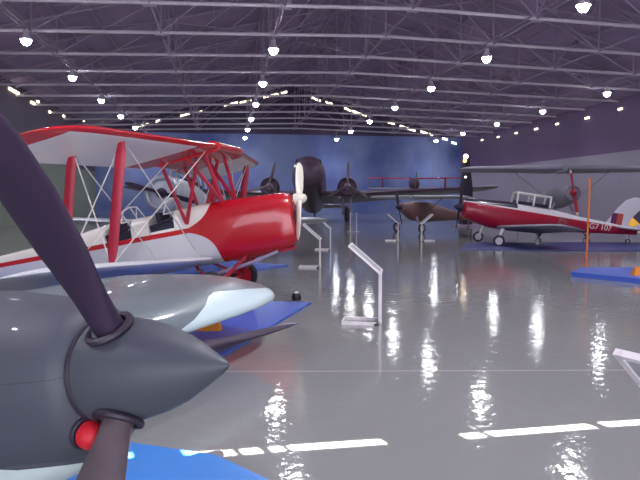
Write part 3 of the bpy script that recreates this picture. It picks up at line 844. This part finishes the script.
# --- 5. silver low-wing aircraft behind the biplane, facing the camera
g5 = cw(-4.3, 17.6)
monoplane('silver_aircraft', 'silver low-wing aircraft parked behind the red and white biplane', g5, HR - PI / 2 - math.radians(3), math.radians(8), 1.7, 8.2, 1.35, .55, SILVER, SILVER, 4.45, -.75, -1.3, 2.0, 1.05, BLADE,
          spin=math.radians(75), hubx=1.3, dih=3.0, canopy=(-1.9, -3.2, .35, SILVER), gear_y=1.3, radial=.5, cowlm=SILVER, wth=.16)
# --- 6. tan light aircraft far down the aisle
g6 = cw(4.5, 30.5)
monoplane('light_aircraft', 'tan high-wing light aircraft far down the aisle left of the red trainer', g6, HR + PI + math.radians(38), math.radians(7), 1.2, 6.0, .95, .4, TAN, SILVER, 3.4, .62, -.7, 1.3, .9, BLADE,
          spin=math.radians(20), hubx=.8, dih=.5, gear_y=.8, wth=.12, strutm=TAN, fin=1.0, finm=TAN)
# --- 7. propeller on a display stand at the right edge
hub7 = at_depth(681, 183, 12.9)
dp = thing('display_propeller', 'large black yellow-tipped propeller displayed on the blue mat at the right edge', 'propeller', (hub7.x, hub7.y, .1), (0, 0, HR - PI / 2 - math.radians(12)))
hz7 = hub7.z - .1
for k in range(3):
    d = rad_dir(math.radians(132) + 2 * PI * k / 3)
    m = M((0, 0, hz7)); m.loft(blade_rings((.14, 0, 0), (1, 0, 0), d, [(.1, .16, .14, .8), (.35, .2, .08, .6), (.7, .24, .05, .45), (1.05, .23, .035, .36), (1.2, .2, .03, .33), (1.21, .2, .03, .33), (1.33, .13, .02, .3), (1.38, .04, .01, .3)]), mi=lambda kk, i: 1 if kk >= 5 else 0)
    m.build('propeller_blade', [BLADE, YELLOW], dp, 60)
m = M((0, 0, hz7)); m.lathe((-.15, 0, 0), (1, 0, 0), [(0, .1), (.05, .17), (.35, .17), (.45, .1), (.55, .07), (.57, .01)], 24); m.build('propeller_hub', STEEL, dp)
m = M(); m.tube((-.25, 0, .06), (-.25, 0, hz7), .08, n=14); m.tube((-.3, 0, hz7), (-.1, 0, hz7), .08, n=14); m.build('stand_post', STEELDK, dp)
m = M(); m.box((-.25, 0, .03), (1.0, 1.0, .06)); m.build('stand_base', STEELDK, dp, 0)

# --- 8. twin-engine transport facing the camera, far end
P8 = math.radians(11.5)
g8 = cw(-.82, 44.6)
h8 = HR - PI / 2 - math.radians(1)
tt = thing('transport_aircraft', 'large dark twin-engine transport aircraft facing the camera at the far end', 'aircraft', g8, (0, -P8, h8))
rows = [(3.6, 2.9, .12, .12, .12), (3.45, 2.95, .5, .5, .55), (3.0, 3.0, .85, .78, .85), (2.4, 3.1, 1.08, .95, 1.05), (1.6, 3.2, 1.2, 1.38, 1.2), (.6, 3.25, 1.26, 1.42, 1.25), (-5, 3.2, 1.28, 1.4, 1.25), (-9, 3.3, 1.0, 1.1, 1.05), (-13, 3.6, .5, .6, .6), (-16, 3.9, .08, .2, .15)]
fine = []
for a, b in zip(rows, rows[1:]):
    for k in range(3): fine.append(tuple(a[j] + (b[j] - a[j]) * k / 3 for j in range(5)))
fine.append(rows[-1])
m = M(); m.loft([sect(*r_, 28, 2.2) for r_ in fine]); fu = m.build('fuselage', BROWN, tt, 50)
for y0, y1, mm in ((-.95, -.52, GLASS), (-.47, -.03, GREENGL), (.03, .47, GREENGL), (.52, .95, GLASS)):
    m = M(); m.add([(2.27 - abs(y0) * .35, y0, 3.95), (2.27 - abs(y1) * .35, y1, 3.95), (1.86 - abs(y1) * .3, y1 * .92, 4.34), (1.86 - abs(y0) * .3, y0 * .92, 4.34), (1.6 - abs(y0) * .35, y0, 3.95), (1.6 - abs(y1) * .35, y1, 3.95), (1.4 - abs(y1) * .3, y1 * .92, 4.3), (1.4 - abs(y0) * .3, y0 * .92, 4.3)],
                  [(0, 1, 2, 3), (7, 6, 5, 4), (0, 4, 5, 1), (1, 5, 6, 2), (2, 6, 7, 3), (3, 7, 4, 0)]); m.build('cockpit_window', mm, tt, 0)
for sg in (1, -1):
    m = M(); rings = []
    for k in range(20):
        u = k / 19; y = .9 + 13.6 * u; c = 4.2 - 2.9 * u; e = min(1, (14.5 - y) / .8 + .02); tf = math.sqrt(max(.01, 1 - (1 - e) ** 2))
        rings.append(foil((1.0 - 2.3 * u, sg * y, 2.0 + max(0, y - 2.8) * .085), c * (.5 + .5 * tf), .3 * (1 - .65 * u) * tf + .01))
    m.loft(rings); m.build('wing', BROWN, tt, 60)
    m = M(); hubp = Vector((1.75, sg * 2.82, 2.35))
    m.lathe(hubp + Vector((-3.4, 0, 0)), (1, 0, 0), [(0, .05), (1.2, .45), (2.2, .68), (3.0, .72), (3.25, .68), (3.3, .6), (3.1, .5), (3.1, .03)], 28); nc = m.build('engine_nacelle', BROWN, tt, 50)
    m = M(); m.lathe(hubp + Vector((-.25, 0, 0)), (1, 0, 0), [(0, .26), (.12, .24), (.22, .12), (.3, .1), (.36, .02)], 18); m.build('reduction_gear_case', STEELDK, nc)
    sp_ = 4 if sg > 0 else 10
    for k in range(3):
        d = rad_dir(math.radians((-2 if sg > 0 else -14) + 120 * k))
        m = M(); m.loft(blade_rings(hubp + Vector((.12, 0, 0)), (1, 0, 0), d, [(.05, .14, .12, .9), (.4, .2, .08, .7), (1.0, .24, .05, .5), (1.4, .22, .03, .42), (1.65, .14, .02, .4), (1.72, .04, .01, .4)]))
        m.build('propeller_blade', BLADEPALE, tt, 60)
    ax = Vector((-.0, sg * 2.82, .56))
    for dy in (-.3, .3):
        m = M(); m.tube((-.3, sg * 2.82 + dy, 1.9), ax + Vector((0, dy, 0)), .09, n=10); m.build('landing_gear_leg', STEELDK, tt)
    wheel('tyre', ax, .56, .36, tt, (0, 0, 0))
    m = M(); m.loft([foil((-13.6 - k * .2, sg * (.2 + k * .8), 4.0), 2.3 - k * .3, .08) for k in range(5)]); m.build('tailplane', BROWN, tt)
m = M(); m.loft([[Vector((le, 0, z)), Vector((le * .7 + te * .3, .12, z)), Vector((te, 0, z)), Vector((le * .7 + te * .3, -.12, z))] for le, te, z in ((-12, -16, 4.0), (-13.2, -16.3, 5.2), (-14.3, -16.3, 6.4), (-15.2, -16, 7.0))]); m.build('fin', BROWN, tt, 60)
wheel('tail_tyre', (-15.2, 0, .3 + 15.2 * math.tan(P8)), .3, .18, tt, (0, 0, 0))
m = M(); m.tube((-15.0, 0, 3.9), (-15.2, 0, .3 + 15.2 * math.tan(P8)), .07); m.build('tail_wheel_leg', STEELDK, tt)

# --- 9. small red biplane hung in front of the mural
c9 = at_depth(414, 184, 50.5)
hb = thing('hanging_biplane', 'small red biplane hung from the roof before the blue end wall', 'aircraft', c9, (0, 0, HR - PI / 2 - math.radians(4)))
m = M(); m.loft([sect(x, 0, w, h, h, 20, 2.3) for x, w, h in ((1.3, .2, .2), (1.2, .36, .36), (.8, .42, .45), (-.5, .42, .5), (-2.2, .28, .32), (-4.4, .06, .1))]); m.build('fuselage', BROWN, hb, 50)
for z, mm in ((.42, RED), (-.42, PALEGREY)):
    m = M(); m.loft([foil((.45, y, z + abs(y) * .015), 1.1 if abs(y) < 3.5 else .6, .08) for y in (-3.8, -3.4, -2, 0, 2, 3.4, 3.8)]); m.build('wing', mm, hb, 60)
for y in (-2.6, 2.6):
    for x in (.2, -.4):
        m = M(); m.tube((x, y, -.4), (x, y, .45), .04); m.build('interplane_strut', REDSTRUT, hb)
m = M(); m.loft([[Vector((le, 0, z)), Vector(((le + te) / 2, .03, z)), Vector((te, 0, z)), Vector(((le + te) / 2, -.03, z))] for le, te, z in ((-3.7, -4.6, 0), (-4.0, -4.7, .7), (-4.3, -4.6, .9))]); m.build('rudder', RED, hb)
m = M(); m.tube((1.35, -.1, -.9), (1.35, .1, .9), .05, n=8); m.build('propeller', BLADEPALE, hb)
for y in (-1.5, 1.5):
    m = M(); m.tube((0, y, .45), (0, y * 1.1, chord_z(0) - c9.z + .4), .012, n=5); m.build('suspension_cable', STEELDK, hb)

# ------------------------------------------------------------------ floor mats, stands, small things
def mat_on_floor(pts, label, mm=BLUE, th=.03):
    m = M(); m.poly([(p.x, p.y) for p in pts], 0, th)
    return tag(m.build('floor_mat', mm, smooth=0), label, 'floor mat', 'blue mats under the aircraft')
a, b = at_z(215, 459), at_z(114, 444)
mat_on_floor([a, b, b + Vector((-2.6, -.4, 0)), b + Vector((-2.8, -2.4, 0)), at_z(262, 481) + (at_z(262, 481) - a) * 1.2, at_z(262, 481)], 'bright blue mat below the spinner at the bottom of the picture', BLUEPALE)
a, b = at_z(311, 304), at_z(214, 362)
mat_on_floor([a, b, b + Vector((-1.6, .1, 0)), at_z(60, 306), at_z(165, 300)], 'blue mat under the grey wing with the orange chock on it')
mat_on_floor([at_z(288, 266), at_z(236, 273), at_z(150, 276), cw(-4.6, 10.1), cw(-9, 9.8), cw(-9.5, 14.5), at_z(232, 262)], 'blue mat under the red and white biplane')
mat_on_floor([at_z(460, 250), at_z(466, 243), at_z(560, 243), at_z(700, 243), at_z(700, 251), at_z(560, 251)], 'blue mat under the red trainer, weak light put into its colour', BLUEDIM)
mat_on_floor([at_z(571, 276.5), at_z(582, 271.5), at_z(700, 271), at_z(740, 283), at_z(640, 283.5)], 'blue mat beside the orange pole at the right edge', BLUE, .1)

def chock(p, rz, s, label):
    m = M(); m.add([(-.14, -.09, 0), (.14, -.09, 0), (.14, .09, 0), (-.14, .09, 0), (-.1, -.035, .14), (.1, -.035, .14), (.1, .035, .14), (-.1, .035, .14)],
                   [(3, 2, 1, 0), (4, 5, 6, 7), (0, 1, 5, 4), (1, 2, 6, 5), (2, 3, 7, 6), (3, 0, 4, 7)])
    o = m.build('wheel_chock', ORANGE, smooth=0); o.location = p; o.rotation_euler = (0, 0, rz); o.scale = (s, s, s)
    tag(o, label, 'wheel chock', 'orange wheel chocks')
p = at_z(210, 329.5, .03); chock((p.x, p.y, .03), HR, 1.05, 'orange chock on the mat under the grey wing tip')
p = at_z(640, 275, .1); chock((p.x, p.y, .1), HR, 1.2, 'orange chock on the blue mat at the right edge')

# sign stands: flat foot frame, post, sloping reading panel
def sign_stand():
    t = thing('sign_stand', 'x', 'sign stand', group='sloping sign stands')
    m = M()
    for y in (-.17, .17): m.box((-.28, y, .02), (.46, .03, .04))
    m.box((-.5, 0, .02), (.03, .34, .04))
    m.build('foot_frame', STANDW, t, 0)
    m = M(); m.box((-.04, 0, .012), (.06, .4, .024)); m.build('foot_plate', BLACK, t, 0)
    m = M(); m.box((0, 0, .355), (.045, .05, .71)); m.build('post', STANDW, t, 0)
    rot = Matrix.Rotation(math.radians(41), 3, 'Y')
    c = Vector((-.2, 0, .89))
    m = M(); m.box(c, (.56, .42, .012), rot); m.build('sign_panel', PANEL, t, 0)
    m = M()
    for y in (-.215, .215): m.box(c + Vector((0, y, 0)), (.58, .03, .03), rot)
    for u in (-.275, .275): m.box(c + rot @ Vector((u, 0, 0)), (.03, .41, .03), rot)
    m.build('panel_frame', STANDW, t, 0)
    return t
ss = sign_stand()
_a = Matrix.Rotation(HR + math.radians(30), 3, 'Z') @ Vector((-.41, .21, 0))
SIGN6 = at_z(620, 352, 1.08) - _a; SIGN6.z = 0
spots = [(at_z(380, 323), HR + math.radians(-8), 'white sign stand nearest the middle of the open floor'),
         (at_z(320, 267.5), HR + math.radians(-6), 'white sign stand right of the biplane propeller'),
         (at_z(330.5, 250), HR + math.radians(-4), 'white sign stand just behind the one by the biplane propeller'),
         (at_z(398, 241), HR - math.radians(8), 'thin white sign stand far down the aisle, left of a pair'),
         (at_z(421.5, 241), HR + PI + math.radians(4), 'thin white sign stand far down the aisle, panel leaning right'),
         (SIGN6, HR + math.radians(30), 'sign stand cut off by the right edge of the picture')]
for i, (p, rz, lab) in enumerate(spots):
    if i == 0: ss.location = (p.x, p.y, 0); ss.rotation_euler = (0, 0, rz); ss['label'] = lab
    else: dup(ss, (p.x, p.y, 0), (0, 0, rz), lab)

p = at_z(296.5, 300)
t = thing('floor_beacon', 'small black round beacon with a pale cap on the bare floor', 'beacon', (p.x, p.y, 0))
m = M(); m.lathe((0, 0, 0), (0, 0, 1), [(0, .05), (.01, .075), (.05, .085), (.1, .07), (.12, .045), (.12, .01)], 20); m.build('housing', BLACK, t)
m = M(); m.lathe((0, 0, .12), (0, 0, 1), [(0, .04), (.015, .036), (.025, .01)], 16); m.build('cap', WHITE, t)

p = at_z(586, 271)
t = thing('marker_pole', 'thin orange marker pole standing before the red trainer', 'pole', (p.x, p.y, 0))
m = M(); m.tube((0, 0, .02), (0.03, 0, 2.2), .022, n=10); m.build('pole', POLEOR, t)
m = M(); m.lathe((0, 0, 0), (0, 0, 1), [(0, .05), (.02, .05), (.03, .025), (.03, .01)], 16); m.build('base', POLEOR, t)

for px in (350.5, 356.5):
    p = at_z(px, 232)
    t = thing('stanchion', 'thin grey stanchion post under the transport propeller, %s of a pair' % ('left' if px < 353 else 'right'), 'stanchion', (p.x, p.y, 0), group='thin stanchions')
    m = M(); m.tube((0, 0, .02), (0, 0, 1.0), .025, n=8); m.build('post', STEEL, t)
    m = M(); m.lathe((0, 0, 0), (0, 0, 1), [(0, .15), (.03, .14), (.03, .01)], 16); m.build('base', STEELDK, t)

# dark lighting mast behind the trainer's nose
p = cw(9.1, 37.5)
t = thing('lighting_mast', 'dark tapering lighting mast behind the nose of the red trainer', 'mast', (p.x, p.y, 0))
m = M(); m.box((0, 0, .06), (1.2, 1.2, .12)); m.build('base_plate', STEELDK, t, 0)
m = M(); m.loft([[Vector((x * s_, y * s_, z)) for x, y in ((-1, -1), (1, -1), (1, 1), (-1, 1))] for z, s_ in ((.12, .32), (2.4, .3), (4.2, .14))]); m.build('mast_body', DARKRUB, t, 0)
m = M(); m.lathe((-.1, -.1, 4.2), (0, 0, 1), [(0, .08), (.06, .13), (.18, .14), (.26, .06), (.27, .01)], 16); m.build('head_lamp', EMITS, t)
m = M(); m.lathe((-.2, -.22, 3.95), (0, 0, 1), [(0, .05), (.06, .11), (.16, .11), (.2, .02)], 12); m.build('amber_lamp', EMITA, t)
m = M(); m.lathe((-.2, -.36, 3.0), (0, 0, 1), [(0, .03), (.03, .06), (.08, .055), (.1, .01)], 12); m.build('small_lamp', EMITS, t)

# ------------------------------------------------------------------ light
w = bpy.data.worlds.new('sky'); S.world = w; w.use_nodes = True
bg = w.node_tree.nodes['Background']
bg.inputs[0].default_value = (.80, .86, 1.0, 1); bg.inputs[1].default_value = 5.2
# portal in the open doorway guides the sky light in
L = bpy.data.lights.new('doorway_portal', 'AREA'); L.shape = 'RECTANGLE'; L.size = DX1 - DX0; L.size_y = DZ
L.cycles.is_portal = True
lo = bpy.data.objects.new('doorway_portal', L); COL.objects.link(lo)
lo.location = ((DX0 + DX1) / 2, YF, DZ / 2); lo.rotation_euler = (PI / 2, 0, 0)
sun = bpy.data.lights.new('sun', 'SUN'); sun.energy = 110; sun.angle = math.radians(.12); sun.color = (1, .95, .86)
so = bpy.data.objects.new('sun', sun); COL.objects.link(so)
so.rotation_euler = (PI / 2 - SUN_EL, 0, SUN_AZ)     # shines towards +Y and down
S.view_settings.view_transform = 'Standard'
S.view_settings.look = 'None'
S.view_settings.gamma = 1
S.view_settings.use_curve_mapping = False
S.view_settings.exposure = 0.0
S.cycles.use_denoising = True
S.cycles.sample_clamp_indirect = 6
S.cycles.max_bounces = 6
